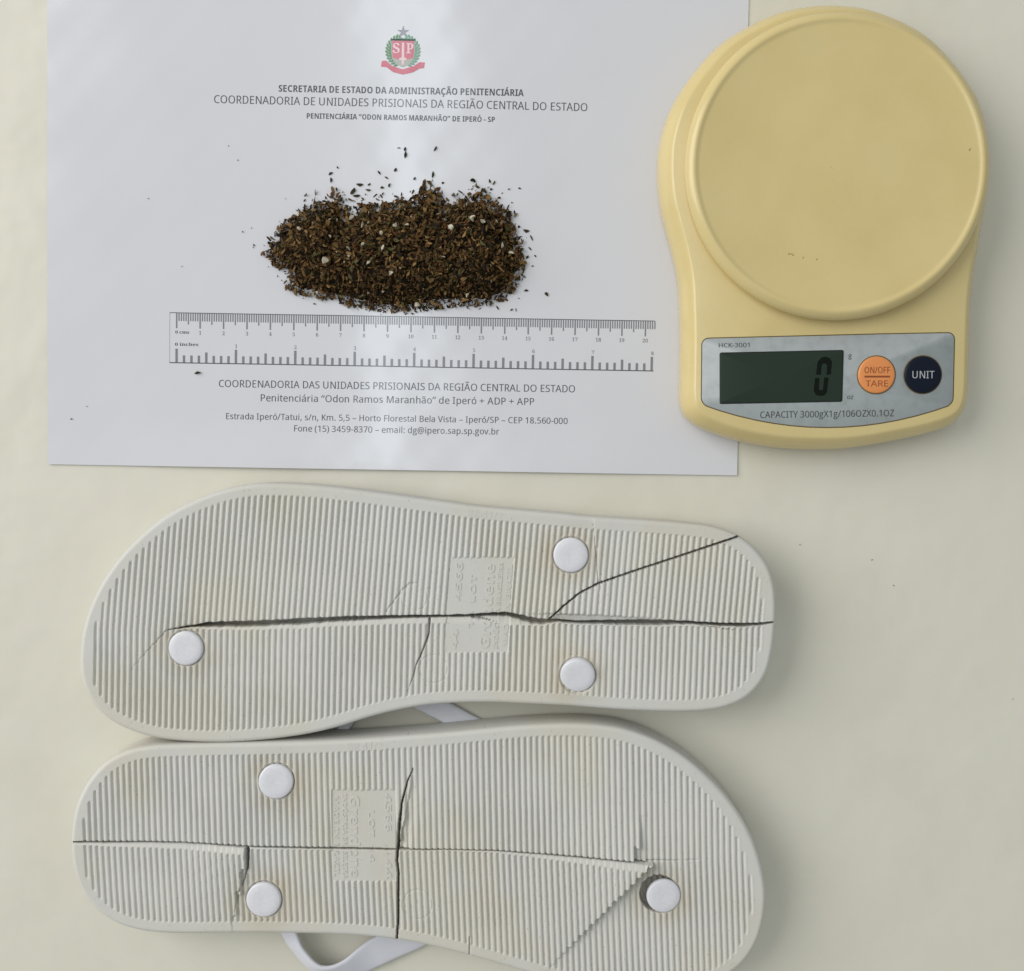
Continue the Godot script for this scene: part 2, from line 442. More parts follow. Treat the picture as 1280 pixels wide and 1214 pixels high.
		for t in Geometry2D.triangulate_polygon(PackedVector2Array(q)): dg.i.append(ring[t])
	part("digit_zero", dg.mesh(), mats.digit, lcd)
	# buttons
	for b in [["on_off_button", Vector2(149.54, -46.28), mats.orange, mats.brown], ["unit_button", Vector2(168.56, -46.34), mats.navy, mats.pale]]:
		var bt := part(b[0], lathe([Vector2(7.6, 20.0), Vector2(7.6, 20.5), Vector2(7.4, 20.85), Vector2(6.9, 21.0), Vector2(5.0, 21.05), Vector2(0, 21.1)], 48), b[2], o)
		var p: Vector2 = b[1] - c
		bt.position = Vector3(p.x, 0, p.y) * MM
		var rg := part("button_ring", lathe([Vector2(8.0, 20.1), Vector2(8.0, 20.34), Vector2(7.5, 20.36)], 48), mats.gap_shade_and_ring, bt)
		if b[0] == "on_off_button":
			plate_text("button_text", "ON/OFF", 10.4, 2.6, Vector2(0.1, -1.95), 21.14, mats.brown, bt)
			plate_text("button_text", "TARE", 9.2, 2.5, Vector2(0.0, 3.55), 21.10, mats.brown, bt)
			var ln := BoxMesh.new(); ln.size = Vector3(10.4, 0.08, 0.75) * MM
			var lo := part("button_line", ln, mats.brown, bt); lo.position = Vector3(0.1, 21.08, 0.75) * MM
		else:
			plate_text("button_text", "UNIT", 9.0, 3.0, Vector2(0.0, 0.0), 21.16, mats.pale, bt)
	var tilt := -0.014
	plate_text("panel_text", "HCK-3001", 12.6, 1.75, Vector2(91.07, -58.47) - c, 20.32, mats.print, panel, tilt)
	plate_text("panel_text", "CAPACITY 3000gX1g/106OZX0.1OZ", 55.0, 2.7, Vector2(129.56, -30.29) - c, 20.32, mats.print, panel, tilt)
	plate_text("panel_text", "g", 0.0, 2.0, Vector2(138.64, -54.16) - c, 20.32, mats.print, panel, tilt)
	plate_text("panel_text", "oz", 0.0, 1.9, Vector2(138.93, -37.27) - c, 20.32, mats.print, panel, tilt)

func blot(s: Shape, p: Vector2, r: float, y: float):
	var m := s.add(Vector3(p.x, y, p.y)); var first := s.v.size()
	for k in 7: 
		var q := p + Vector2.from_angle(TAU * k / 7.0) * r * rng.randf_range(0.6, 1.2)
		s.add(Vector3(q.x, y - 0.004, q.y))
	for k in 7: s.tri(m, first + k, first + (k + 1) % 7)

func rounded(poly: PackedVector2Array, r: float) -> PackedVector2Array:
	var out := PackedVector2Array(); var m := poly.size()
	for k in m:
		var p := poly[k]; var a := poly[(k + m - 1) % m]; var b := poly[(k + 1) % m]
		var turn := absf((p - a).angle_to(b - p))
		if turn < 0.3:
			out.append(p); continue
		var rr := minf(r, 0.45 * minf(p.distance_to(a), p.distance_to(b)))
		var s := p + (a - p).normalized() * rr; var e := p + (b - p).normalized() * rr
		for t in 7: out.append(s.bezier_interpolate(s.lerp(p, 0.56), e.lerp(p, 0.56), e, t / 6.0))
	return out

func plate_text(called: String, text: String, width: float, cap: float, at: Vector2, y: float, mat: Material, parent: Node3D, turn := 0.0, depth := 0.0, bold := 400):
	var fl := lettering(text, "Droid Sans", bold, width, cap, depth)
	var s := Shape.new()
	for q in fl[0]:
		var p := Vector2(q.x, -q.y).rotated(turn) + at
		s.add(Vector3(p.x, y + q.z, p.y))
	s.i = fl[1]
	return part(called, s.mesh(false), mat, parent)

# ------------------------------------------------------------------ flip-flops, sole upwards
class Sole:
	var poly: PackedVector2Array          # outline, millimetres from the thing's base
	var x0 := 0.0
	var x1 := 0.0
	var z0 := 0.0
	var z1 := 0.0
	var grid := PackedFloat32Array()      # distance to the outline on a grid
	var gx := 0
	var gz := 0
	var cell := 1.25
	var crack := []                       # [x, z, gap, bevel width and depth on the near side, then on the far side]
	var slits := []                       # {pts, width, depth, half, fade}
	var flaps := []                       # {a, b, h0, h1, reach, half, teeth}
	var plugs := []                       # {at, r, hole}
	var rings := []                       # [centre, radius]
	var patch := Rect2()
	var patch_lean := 0.0
	var rib := 2.5
	var rib_shift := 0.0
	var lean := [0.0, 0.0]
	var top := 21.0
	var rim := 5.3
	var tint := FastNoiseLite.new()
	var fine := FastNoiseLite.new()

	func prepare():
		var box := Rect2(poly[0], Vector2.ZERO)
		for q in poly: box = box.expand(q)
		x0 = box.position.x; z0 = box.position.y; x1 = box.end.x; z1 = box.end.y
		gx = int((x1 - x0) / cell) + 3; gz = int((z1 - z0) / cell) + 3
		grid.resize(gx * gz)
		var m := poly.size()
		for i in gx:
			for j in gz:
				var p := Vector2(x0 + (i - 1) * cell, z0 + (j - 1) * cell)
				var best := 1e9
				for k in m:
					var q := Geometry2D.get_closest_point_to_segment(p, poly[k], poly[(k + 1) % m])
					best = minf(best, p.distance_squared_to(q))
				var d := sqrt(best)
				grid[i * gz + j] = d if Geometry2D.is_point_in_polygon(p, poly) else -d

	func inside(x: float, z: float) -> float:
		var u := (x - x0) / cell + 1.0; var w := (z - z0) / cell + 1.0
		var i := clampi(int(u), 0, gx - 2); var j := clampi(int(w), 0, gz - 2)
		u -= i; w -= j
		var a := i * gz + j
		return lerpf(lerpf(grid[a], grid[a + 1], w), lerpf(grid[a + gz], grid[a + gz + 1], w), u)

	func crack_at(x: float) -> Array:
		if x <= crack[0][0]: return [crack[0][1], 0.0, 0.0, 0.0, 0.0, 0.0]
		for k in crack.size() - 1:
			var a: Array = crack[k]; var b: Array = crack[k + 1]
			if x <= b[0]:
				var t: float = (x - a[0]) / (b[0] - a[0])
				return [lerpf(a[1], b[1], t), lerpf(a[2], b[2], t), lerpf(a[3], b[3], t), lerpf(a[4], b[4], t), lerpf(a[5], b[5], t), lerpf(a[6], b[6], t)]
		return [crack[-1][1], 0.0, 0.0, 0.0, 0.0, 0.0]

	func phase(x: float, z: float, half: int, zc: float) -> float:
		return (x - lean[half] * (z - zc)) / rib + rib_shift

	# height of the sole's face at a point; half 0 lies behind the long slit, half 1 before it
	func face(x: float, z: float, half: int, zc: float, from_lip: float, bevel_w: float, bevel_d: float) -> float:
		var d := inside(x, z)
		var y := top
		if d < 2.0:
			var k := 2.0 - maxf(d, 0.0)
			y -= 2.0 - sqrt(maxf(0.0, 4.0 - k * k))
		var ribbed := 1.0
		var ph: float = phase(x, z, half, zc)
		var xr: float = x + (floor(ph) + 0.5 - ph) * rib
		if d < rim + 3.0:
			var dr := inside(xr, z)
			ribbed = smoothstep(rim - 0.25, rim + 0.25, dr)
		var px := x - patch_lean * (z - patch.get_center().y)
		if px > patch.position.x and px < patch.end.x and z > patch.position.y and z < patch.end.y:
			ribbed = 0.0
			y -= 0.42
		if bevel_w > 0.0 and from_lip < bevel_w:
			var t := 1.0 - from_lip / bevel_w
			y -= bevel_d * (t * t if half == 1 else 0.25 + 0.75 * t)
			ribbed *= smoothstep(0.7, 1.0, from_lip / bevel_w)
		for q in plugs:
			var r: float = Vector2(x, z).distance_to(q.at)
			if r < q.r + 2.2:
				y -= 0.9 * (1.0 - smoothstep(q.r + 0.1, q.r + 0.75, r))
				if r > q.r: ribbed *= smoothstep(q.r + 0.2, q.r + 2.0, r) * 0.7 + 0.3
			if q.has("hole"):
				var rh: float = Vector2(x, z).distance_to(q.at + q.hole)
				y -= 5.0 * (1.0 - smoothstep(q.r + 0.2, q.r + 0.8, rh))
		if ribbed > 0.0:
			var f: float = ph - floor(ph)
			var g := 0.0
			if f < 0.5: g = sin(PI * f / 0.5)
			else: g = -0.12 * sin(PI * (f - 0.5) / 0.5)
			var worn := clampf(0.86 + 0.45 * tint.get_noise_2d(x * 1.3 + 900.0, z * 1.3), 0.55, 1.1)
			y -= ribbed * worn * (0.92 * pow(g, 0.9) if g > 0.0 else g + 0.04)
		for q in rings:
			var r: float = absf(Vector2(x, z).distance_to(q[0]) - q[1])
			if r < 0.35: y -= 0.30 * (1.0 - r / 0.35)
		for q in slits:
			if q.half != 2 and q.half != half: continue
			if not q.box.has_point(Vector2(x, z)): continue
			var best := 1e9; var at := 0.0
			var p := Vector2(x, z)
			for k in q.pts.size() - 1:
				var c := Geometry2D.get_closest_point_to_segment(p, q.pts[k], q.pts[k + 1])
				var e := p.distance_to(c)
				if e < best:
					best = e; at = (k + c.distance_to(q.pts[k]) / maxf(0.01, q.pts[k].distance_to(q.pts[k + 1]))) / (q.pts.size() - 1)
			var w: float = q.width * (lerpf(q.fade[0], q.fade[1], at)) + 0.10 * fine.get_noise_2d(x * 3.0, z * 3.0)
			if best < w: y -= q.depth * lerpf(q.fade[0], q.fade[1], at) * (1.0 - smoothstep(w * 0.35, w, best))
		for q in flaps:
			if q.half != 2 and q.half != half: continue
			var sx := lerpf(x, xr, q.teeth)
			var p: Vector2 = Vector2(sx, z) - q.a
			var ab: Vector2 = q.b - q.a
			var len := ab.length()
			var t: float = p.dot(ab) / (len * len)
			var s: float = p.cross(ab) / len * q.side + 0.45 * fine.get_noise_2d(x * 0.8 + 31.0, z * 0.8)
			if s > 0.0 and s < q.reach and t > -0.6 and t < 1.3:
				var amount := lerpf(q.h0, q.h1, clampf(t, 0.0, 1.0)) * (1.0 - smoothstep(0.0, 1.0, s / q.reach))
				if t < 0.0: amount *= 1.0 - smoothstep(0.0, 0.6, -t)
				if t > 1.0: amount *= 1.0 - smoothstep(0.0, 0.3, t - 1.0)
				y += amount
		return y + 0.05 * fine.get_noise_2d(x * 0.4, z * 0.4)

	func colour(x: float, z: float) -> Color:
		var c := Color(0.595, 0.588, 0.552).lerp(Color(0.605, 0.605, 0.588), 0.5 + 0.5 * tint.get_noise_2d(x, z))
		c = c.lerp(Color(0.595, 0.55, 0.45), clampf(tint.get_noise_2d(x * 0.9 + 300.0, z * 0.9) * 1.2, 0.0, 0.4))
		for q in plugs:
			var r: float = Vector2(x * 0.9, z).distance_to(Vector2(q.at.x * 0.9, q.at.y)) - q.r
			if r < 9.0:
				var k := (1.0 - maxf(r, 0.0) / 9.0) * (0.55 + 0.45 * tint.get_noise_2d(x * 6.0, z * 6.0))
				c = c.lerp(Color(0.46, 0.38, 0.24), clampf(k * 0.6, 0.0, 0.5))
		var speck := fine.get_noise_2d(x * 11.0 + 70.0, z * 7.0)
		if speck > 0.62: c = c.lerp(Color(0.16, 0.15, 0.12), clampf((speck - 0.62) * 7.0, 0.0, 0.8))
		return c

func base_of(u: float, lift: float) -> float:
	return 1.2 + lift * sin(PI * clampf(u, 0.0, 1.0))

func sole_mesh(s: Sole, lift: float) -> ArrayMesh:
	s.prepare()
	var step := 0.27
	var xs := PackedFloat32Array()
	for q in [0.03, 0.08, 0.16, 0.28, 0.42, 0.58, 0.76]: xs.append(s.x0 + q)
	var xx := s.x0 + 1.0
	while xx < s.x1 - 1.0:
		xs.append(xx); xx += step
	for q in [0.9, 0.76, 0.58, 0.42, 0.28, 0.16, 0.08, 0.03]: xs.append(s.x1 - q)
	var n1 := 112; var n2 := 112
	var rows := 5 + n1 + 4 + 4 + n2 + 5
	var v := PackedVector3Array(); var c := PackedColorArray()
	v.resize(xs.size() * rows); c.resize(v.size())
	var m := s.poly.size()
	for i in xs.size():
		var x := xs[i]
		var lo := 1e9; var hi := -1e9
		for k in m:
			var a := s.poly[k]; var b := s.poly[(k + 1) % m]
			if (a.x <= x) != (b.x <= x):
				var z := lerpf(a.y, b.y, (x - a.x) / (b.x - a.x))
				lo = minf(lo, z); hi = maxf(hi, z)
		var cr := s.crack_at(x)
		var wob: float = 0.07 * s.fine.get_noise_1d(x * 2.2) + 0.13 * sin(TAU * x / s.rib)
		var zc: float = clampf(cr[0] + 0.12 * s.fine.get_noise_1d(x * 0.7), lo + 0.02, hi - 0.02)
		var gap: float = minf(cr[1] * (1.0 + 0.3 * s.fine.get_noise_1d(x * 1.3 + 50.0)), 0.8 * minf(zc - lo, hi - zc)) if cr[1] > 0.0 else 0.0
		var deep: float = 9.0 * smoothstep(0.0, 0.25, gap)
		var za := zc - gap * 0.5 - (absf(wob) * minf(1.0, gap * 2.0) if zc - lo > 1.5 else 0.0); var zb := zc + gap * 0.5
		var u := (x - s.x0) / (s.x1 - s.x0)
		var yb := base_of(u, lift)
		var r := i * rows
		var y_lo := s.face(x, lo, 0, zc, 99.0, 0.0, 0.0); var y_hi := s.face(x, hi, 1, zc, 99.0, 0.0, 0.0)
		var mid := (lo + hi) / 2.0
		var tuck := minf(0.9, (hi - lo) * 0.3)
		v[r] = Vector3(x, yb, lo + tuck); v[r + 1] = Vector3(x, yb + 0.7, lo + tuck * 0.55)
		for k in range(2, 5): v[r + k] = Vector3(x, lerpf(yb + 1.6, y_lo, (k - 2) / 3.0), lo + tuck * 0.35 * (1.0 - (k - 2) / 3.0))
		r += 5
		for k in n1:
			var z := lerpf(lo, za, k / float(n1 - 1))
			v[r + k] = Vector3(x, s.face(x, z, 0, zc, za - z, cr[4], cr[5]), z)
		r += n1
		var ya := v[r - 1].y
		for k in 4: v[r + k] = Vector3(x, ya - deep * [0.08, 0.3, 0.65, 1.0][k], za + gap * 0.06 * k)
		r += 4
		var yc := s.face(x, zb, 1, zc, 0.0, cr[2], cr[3])
		for k in 4: v[r + k] = Vector3(x, yc - minf(deep, yc - yb - 1.0) * [1.0, 0.65, 0.3, 0.08][k], zb - gap * 0.06 * (3 - k))
		r += 4
		for k in n2:
			var z := lerpf(zb, hi, k / float(n2 - 1))
			v[r + k] = Vector3(x, s.face(x, z, 1, zc, z - zb, cr[2], cr[3]), z)
		r += n2
		for k in 3: v[r + k] = Vector3(x, lerpf(y_hi, yb + 1.6, (k + 1) / 3.0), hi - tuck * 0.35 * (k + 1) / 3.0)
		v[r + 3] = Vector3(x, yb + 0.7, hi - tuck * 0.55); v[r + 4] = Vector3(x, yb, hi - tuck)
		for k in rows: c[i * rows + k] = s.colour(x, v[i * rows + k].z)
	var normals := PackedVector3Array(); normals.resize(v.size())
	var idx := PackedInt32Array(); idx.resize((xs.size() - 1) * (rows - 1) * 6 + (xs.size() - 1) * 6 + (rows - 2) * 6)
	var w := 0
	for i in xs.size():
		var im := maxi(i - 1, 0); var ip := mini(i + 1, xs.size() - 1)
		for k in rows:
			var km := maxi(k - 1, 0); var kp := mini(k + 1, rows - 1)
			var a := i * rows + k
			var nn := (v[i * rows + kp] - v[i * rows + km]).cross(v[ip * rows + k] - v[im * rows + k])
			normals[a] = nn.normalized() if nn.length_squared() > 1e-9 else Vector3.UP
			if i < xs.size() - 1 and k < rows - 1:
				var b := a + rows
				idx[w] = a; idx[w + 1] = b; idx[w + 2] = b + 1; idx[w + 3] = a; idx[w + 4] = b + 1; idx[w + 5] = a + 1
				w += 6
		if i < xs.size() - 1:
			var a := i * rows; var e := a + rows - 1
			idx[w] = a; idx[w + 1] = e; idx[w + 2] = e + rows; idx[w + 3] = a; idx[w + 4] = e + rows; idx[w + 5] = a + rows
			w += 6
	for i in [0, xs.size() - 1]:
		for k in range(1, rows - 1):
			idx[w] = i * rows; idx[w + 1] = i * rows + k; idx[w + 2] = i * rows + k + 1
			w += 3
	for k in v.size(): v[k] *= MM
	var arr := []; arr.resize(Mesh.ARRAY_MAX)
	arr[Mesh.ARRAY_VERTEX] = v; arr[Mesh.ARRAY_NORMAL] = normals; arr[Mesh.ARRAY_COLOR] = c; arr[Mesh.ARRAY_INDEX] = idx
	var am := ArrayMesh.new(); am.add_surface_from_arrays(Mesh.PRIMITIVE_TRIANGLES, arr)
	return am

func new_sole(points: Array, c: Vector2) -> Sole:
	var s := Sole.new()
	var p := []
	for q in points: p.append(q - c)
	s.poly = closed_curve(p, 5)
	s.tint.seed = rng.randi() % 1000; s.tint.frequency = 0.012; s.tint.fractal_octaves = 4
	s.fine.seed = rng.randi() % 1000; s.fine.frequency = 0.22; s.fine.fractal_octaves = 3
	return s

func slit(s: Sole, pts: Array, c: Vector2, width: float, depth: float, half: int, fade := [1.0, 1.0]):
	var q := []
	for p in pts: q.append(p - c)
	var box := Rect2(q[0], Vector2.ZERO)
	for p in q: box = box.expand(p)
	s.slits.append({"pts": q, "width": width, "depth": depth, "half": half, "fade": fade, "box": box.grow(1.5)})

func flap(s: Sole, a: Vector2, b: Vector2, c: Vector2, h0: float, h1: float, reach: float, side: float, half: int, teeth: float):
	s.flaps.append({"a": a - c, "b": b - c, "h0": h0, "h1": h1, "reach": reach, "side": side, "half": half, "teeth": teeth})

# a soft band swept along a path: points, and for each the direction across the band
func band(points: Array, across: Array, widths: Array, thick: float) -> ArrayMesh:
	var s := Shape.new()
	var n := (points.size() - 1) * 8 + 1
	var last := []
	for k in n:
		var t := k / 8.0
		var i := mini(int(t), points.size() - 2); var f := t - i
		var a: Vector3 = points[maxi(i - 1, 0)]; var b: Vector3 = points[i]; var d: Vector3 = points[i + 1]; var e: Vector3 = points[mini(i + 2, points.size() - 1)]
		var p := b.cubic_interpolate(d, a, e, f)
		var q := b.cubic_interpolate(d, a, e, minf(f + 0.02, 1.0)); var q0 := b.cubic_interpolate(d, a, e, maxf(f - 0.02, 0.0))
		var dir := (q - q0).normalized()
		var ac: Vector3 = (across[i] as Vector3).lerp(across[i + 1], f)
		ac = (ac - dir * ac.dot(dir)).normalized()
		var up := ac.cross(dir).normalized()
		var w := lerpf(widths[i], widths[i + 1], f) / 2.0
		var now := []
		for m in 14:
			var g := TAU * m / 14.0
			var cu := signf(cos(g)) * pow(absf(cos(g)), 0.45); var su := signf(sin(g)) * pow(absf(sin(g)), 0.6)
			now.append(s.add(p + ac * cu * w + up * su * thick / 2.0))
		if k:
			for m in 14: s.quad(last[m], now[m], now[(m + 1) % 14], last[(m + 1) % 14])
		last = now
	return s.mesh()

func plug(o: Node3D, at: Vector2, r: float, y0: float, y1: float, tilt := Vector3.ZERO):
	if y1 - y0 < 3.0:
		var post := part("strap_post", lathe([Vector2(2.6, 2.0), Vector2(2.6, y0 + 0.4)], 24), mats.strap, o)
		post.position = Vector3(at.x, 0, at.y) * MM
	var p := part("strap_plug", lathe([Vector2(r - 0.5, y0 - y1), Vector2(r, y0 - y1 + 0.5), Vector2(r, -0.75), Vector2(r - 0.22, -0.25), Vector2(r - 0.75, 0.0), Vector2(r * 0.6, 0.06), Vector2(0.8, 0.07), Vector2(0.0, -0.02)], 48), mats.plug, o)
	p.position = Vector3(at.x, y1, at.y) * MM
	p.rotation_degrees = tilt

# raised letters on the flat patch; none of a letter bridges the long slit
func sole_text(sole: Sole, text: String, width: float, cap: float, at: Vector2, y: float, parent: Node3D, turn: float, depth: float):
	var fl := lettering(text, "Droid Sans", 700, width, cap, depth)
	var s := Shape.new()
	for q in fl[0]:
		var p := Vector2(q.x, -q.y).rotated(turn) + at
		s.add(Vector3(p.x, y + q.z, p.y))
	for k in range(0, fl[1].size(), 3):
		var keep := true
		for m in 3:
			var p: Vector3 = s.v[fl[1][k + m]] * 1000.0
			var cr := sole.crack_at(p.x)
			if p.z > cr[0] - cr[1] * 0.5 - 0.45 and p.z < cr[0] + cr[1] * 0.5 + 0.2 + cr[2] * 0.6: keep = false
		if keep: s.tri(fl[1][k], fl[1][k + 1], fl[1][k + 2])
	part("raised_lettering", s.mesh(false), mats.letters, parent)

func build_upper_flip_flop():
	var c := Vector2(-34.74, 51.46)
	var o := thing("flip_flop", "slit white flip-flop lying sole up just below the sheet, its toe at the left", "flip-flop", Vector3(c.x, 0, c.y), "pair of cut flip-flops")
	var s := new_sole([Vector2(-98.97, -1.99), Vector2(-109.15, -1.33), Vector2(-121.27, 1.45), Vector2(-133.29, 6.15), Vector2(-144.56, 12.58), Vector2(-154.80, 21.07), Vector2(-163.36, 30.24), Vector2(-170.89, 41.36), Vector2(-176.20, 53.37), Vector2(-179.04, 66.22), Vector2(-178.77, 79.36), Vector2(-174.48, 89.58), Vector2(-167.13, 96.98), Vector2(-156.93, 102.04), Vector2(-146.70, 104.81), Vector2(-134.57, 106.09), Vector2(-119.62, 106.42), Vector2(-102.79, 105.35), Vector2(-86.75, 103.22), Vector2(-72.71, 100.02), Vector2(-58.68, 95.64), Vector2(-44.66, 92.27), Vector2(-30.66, 90.25), Vector2(-12.00, 89.58), Vector2(6.66, 90.25), Vector2(24.33, 91.13), Vector2(36.76, 92.10), Vector2(50.93, 93.01), Vector2(68.67, 93.55), Vector2(81.93, 92.94), Vector2(91.64, 90.59), Vector2(99.57, 85.88), Vector2(105.51, 77.82), Vector2(108.33, 67.09), Vector2(109.29, 56.52), Vector2(109.38, 45.86), Vector2(107.96, 37.36), Vector2(105.04, 30.71), Vector2(99.85, 24.39), Vector2(92.78, 19.41), Vector2(83.95, 16.26), Vector2(75.11, 14.93), Vector2(59.35, 13.60), Vector2(32.98, 11.95), Vector2(19.84, 10.62), Vector2(-11.90, 7.80), Vector2(-30.41, 5.32), Vector2(-58.16, 1.51), Vector2(-79.29, -0.97)], c)
	s.lean = [-0.085, -0.03]; s.rib_shift = 0.3
	s.crack = [[-144.04, 59.45, 0.0, 0, 0, 0, 0], [-138.39, 58.45, 0.4, 0, 0, 0, 0], [-132.42, 57.45, 0.9, 0.8, 0.3, 0, 0], [-125.13, 56.79, 2.1, 1.3, 0.5, 0, 0], [-105.93, 56.45, 2.6, 1.8, 0.7, 0, 0], [-86.06, 55.45, 2.5, 2.1, 0.8, 0, 0], [-66.19, 54.29, 2.1, 2.4, 0.9, 0, 0], [-46.33, 53.62, 1.4, 2.8, 1.0, 0, 0], [-26.47, 53.29, 1.0, 3.0, 1.0, 0, 0], [-16.55, 53.12, 1.3, 3.0, 1.0, 0, 0], [-8.27, 52.62, 1.6, 3.6, 1.5, 0, 0], [-1.65, 52.62, 1.9, 4.4, 2.0, 0, 0], [3.31, 53.79, 2.4, 2.6, 1.6, 0, 0], [8.27, 55.12, 2.5, 1.2, 1.0, 0, 0], [13.24, 55.62, 2.1, 0.8, 0.6, 0, 0], [16.55, 55.29, 1.6, 0.6, 0.4, 0.6, 0.6], [19.20, 55.29, 1.1, 0.5, 0.3, 2.4, 1.8], [26.48, 55.95, 1.0, 0.5, 0.3, 3.0, 2.0], [36.41, 55.95, 1.5, 0.5, 0.3, 2.4, 1.6], [49.65, 55.95, 2.3, 0.6, 0.3, 1.2, 0.9], [59.58, 55.89, 2.3, 0.8, 0.3, 0.6, 0.5], [72.82, 55.95, 1.4, 1.0, 0.4, 0, 0], [86.07, 56.79, 1.3, 0.8, 0.3, 0, 0], [96.00, 56.95, 1.5, 0.5, 0.2, 0, 0], [102.62, 56.62, 1.2, 0.3, 0.1, 0, 0], [108.73, 55.79, 0.8, 0, 0, 0, 0]]
	for k in s.crack.size(): s.crack[k] = [s.crack[k][0] - c.x, s.crack[k][1] - c.y, s.crack[k][2], s.crack[k][3], s.crack[k][4], s.crack[k][5], s.crack[k][6]]
	s.plugs = [{"at": Vector2(-135.03, 66.52) - c, "r": 7.15}, {"at": Vector2(24.24, 27.83) - c, "r": 7.2}, {"at": Vector2(27.17, 78.04) - c, "r": 7.2}]
	var pa := Vector2(-26.74, 28.88) - c; var pb := Vector2(-0.33, 68.46) - c
	s.patch = Rect2(pa, pb - pa); s.patch_lean = -0.07
	s.rings = [[Vector2(-40.34, 45.47) - c, 5.4], [Vector2(-32.66, 75.31) - c, 5.9]]
	slit(s, [Vector2(15.22, 54.79), Vector2(21.17, 49.13), Vector2(27.77, 43.81), Vector2(35.69, 39.66), Vector2(49.55, 34.85), Vector2(72.62, 27.22), Vector2(94.67, 19.77)], c, 0.33, 8.0, 2, [0.9, 1.0])
	slit(s, [Vector2(33.63, 14.98), Vector2(34.66, 26.56), Vector2(35.69, 39.49)], c, 0.40, 1.0, 2, [0.4, 1.0])
	slit(s, [Vector2(-34.09, 54.46), Vector2(-34.44, 60.45), Vector2(-36.78, 67.12), Vector2(-39.79, 73.80), Vector2(-41.47, 79.82), Vector2(-43.48, 85.18)], c, 0.55, 3.0, 1, [1.0, 0.2])
	slit(s, [Vector2(-52.28, 51.46), Vector2(-48.95, 47.13), Vector2(-45.62, 42.48), Vector2(-42.30, 39.49), Vector2(-39.00, 39.49)], c, 0.28, 0.7, 0, [1.0, 0.8])
	slit(s, [Vector2(-158.19, 75.81), Vector2(-152.46, 69.13), Vector2(-147.07, 63.45), Vector2(-143.04, 59.12), Vector2(-133.08, 57.12)], c, 0.34, 1.0, 2, [0.4, 1.0])
	slit(s, [Vector2(-16.55, 53.79), Vector2(-11.25, 54.46), Vector2(-5.96, 55.79)], c, 0.4, 3.0, 1, [1.0, 0.2])
	slit(s, [Vector2(74.81, 56.12), Vector2(82.77, 57.79), Vector2(94.37, 59.45)], c, 0.35, 2.0, 1, [1.0, 0.3])
	flap(s, Vector2(35.69, 39.49), Vector2(33.63, 14.98), c, 0.35, 0.15, 9.0, -1.0, 0, 0.0)
	flap(s, Vector2(19.85, 52.46), Vector2(52.95, 53.79), c, 0.8, 0.3, 14.0, 1.0, 0, 0.0)
	var body := part("sole", sole_mesh(s, 1.3), mats.sole, o)
	plug(o, s.plugs[0].at, 7.15, 17.0, 21.9); plug(o, s.plugs[1].at, 7.2, 17.0, 21.8); plug(o, s.plugs[2].at, 7.2, 17.0, 22.0, Vector3(12, 0, 3))
	# raised lettering on the flat patch, read from the heel side
	var up := -PI / 2 + 0.07
	for q in [["44 4   4566", 36.0, 2.6, Vector2(-22.82, 48.80)], ["14  LOT", 22.0, 2.2, Vector2(-16.54, 47.13)], ["Grendene", 35.0, 4.0, Vector2(-10.25, 49.13)], ["INDÚSTRIA BRASILEIRA", 36.0, 1.8, Vector2(-5.79, 48.80)], ["MADE IN BRAZIL", 34.0, 2.0, Vector2(-1.98, 48.80)]]:
		sole_text(s, q[0], q[1], q[2], q[3] - c, 20.60, body, up, 0.36)
	sole_text(s, "BR 41/2", 14.5, 3.2, Vector2(-11.21, 11.18) - c, 20.97, body, 0.13, 0.24)
	# the strap under the sole: toe post, a fork and two arms, one of them slipping out between the soles
	var tp: Vector2 = s.plugs[0].at
	var q1: Vector2 = s.plugs[1].at; var q2: Vector2 = s.plugs[2].at
	var flat := Vector3(0.5, 0.25, 1.0)
	var g0 := Vector2(-58.91, 84.19) - c; var g1 := Vector2(-32.95, 96.08) - c; var g2 := Vector2(-15.28, 105.55) - c; var g3 := Vector2(3.47, 113.97) - c
	part("strap", band([Vector3(tp.x, 4, tp.y), Vector3(tp.x + 30, 2.2, tp.y + 4), Vector3(g0.x, 2.0, g0.y), Vector3(g1.x, 2.0, g1.y), Vector3(g2.x, 2.0, g2.y), Vector3(g3.x, 1.3, g3.y)],
		[Vector3(0, 1, 1), Vector3(0, 0.3, 1), Vector3(-0.3, 0.2, 1), Vector3(-0.5, 0.25, 1), Vector3(-0.5, 0.2, 1), Vector3(-0.4, 0.2, 1)], [6, 8, 9, 9, 9, 8], 2.0), mats.strap, o)
	var h0 := Vector2(-61.57, 90.24) - c; var h1 := Vector2(-70.80, 102.39) - c; var h2 := Vector2(-77.11, 110.81) - c; var h3 := Vector2(-83.43, 119.25) - c
	part("strap", band([Vector3(q1.x, 8, q1.y), Vector3(q1.x - 25, 2.6, q1.y + 24), Vector3(h0.x, 2.2, h0.y), Vector3(h1.x, 1.6, h1.y), Vector3(h2.x, 1.4, h2.y), Vector3(h3.x, 1.2, h3.y)],
		[Vector3(0, 0.3, 1), Vector3(0.3, 0.2, 1), Vector3(0.5, 0.3, 1), Vector3(0.7, 0.2, 1), Vector3(0.7, 0.2, 1), Vector3(0.5, 0.3, 1)], [6, 8, 6, 4.5, 4.5, 4.5], 1.7), mats.strap, o)

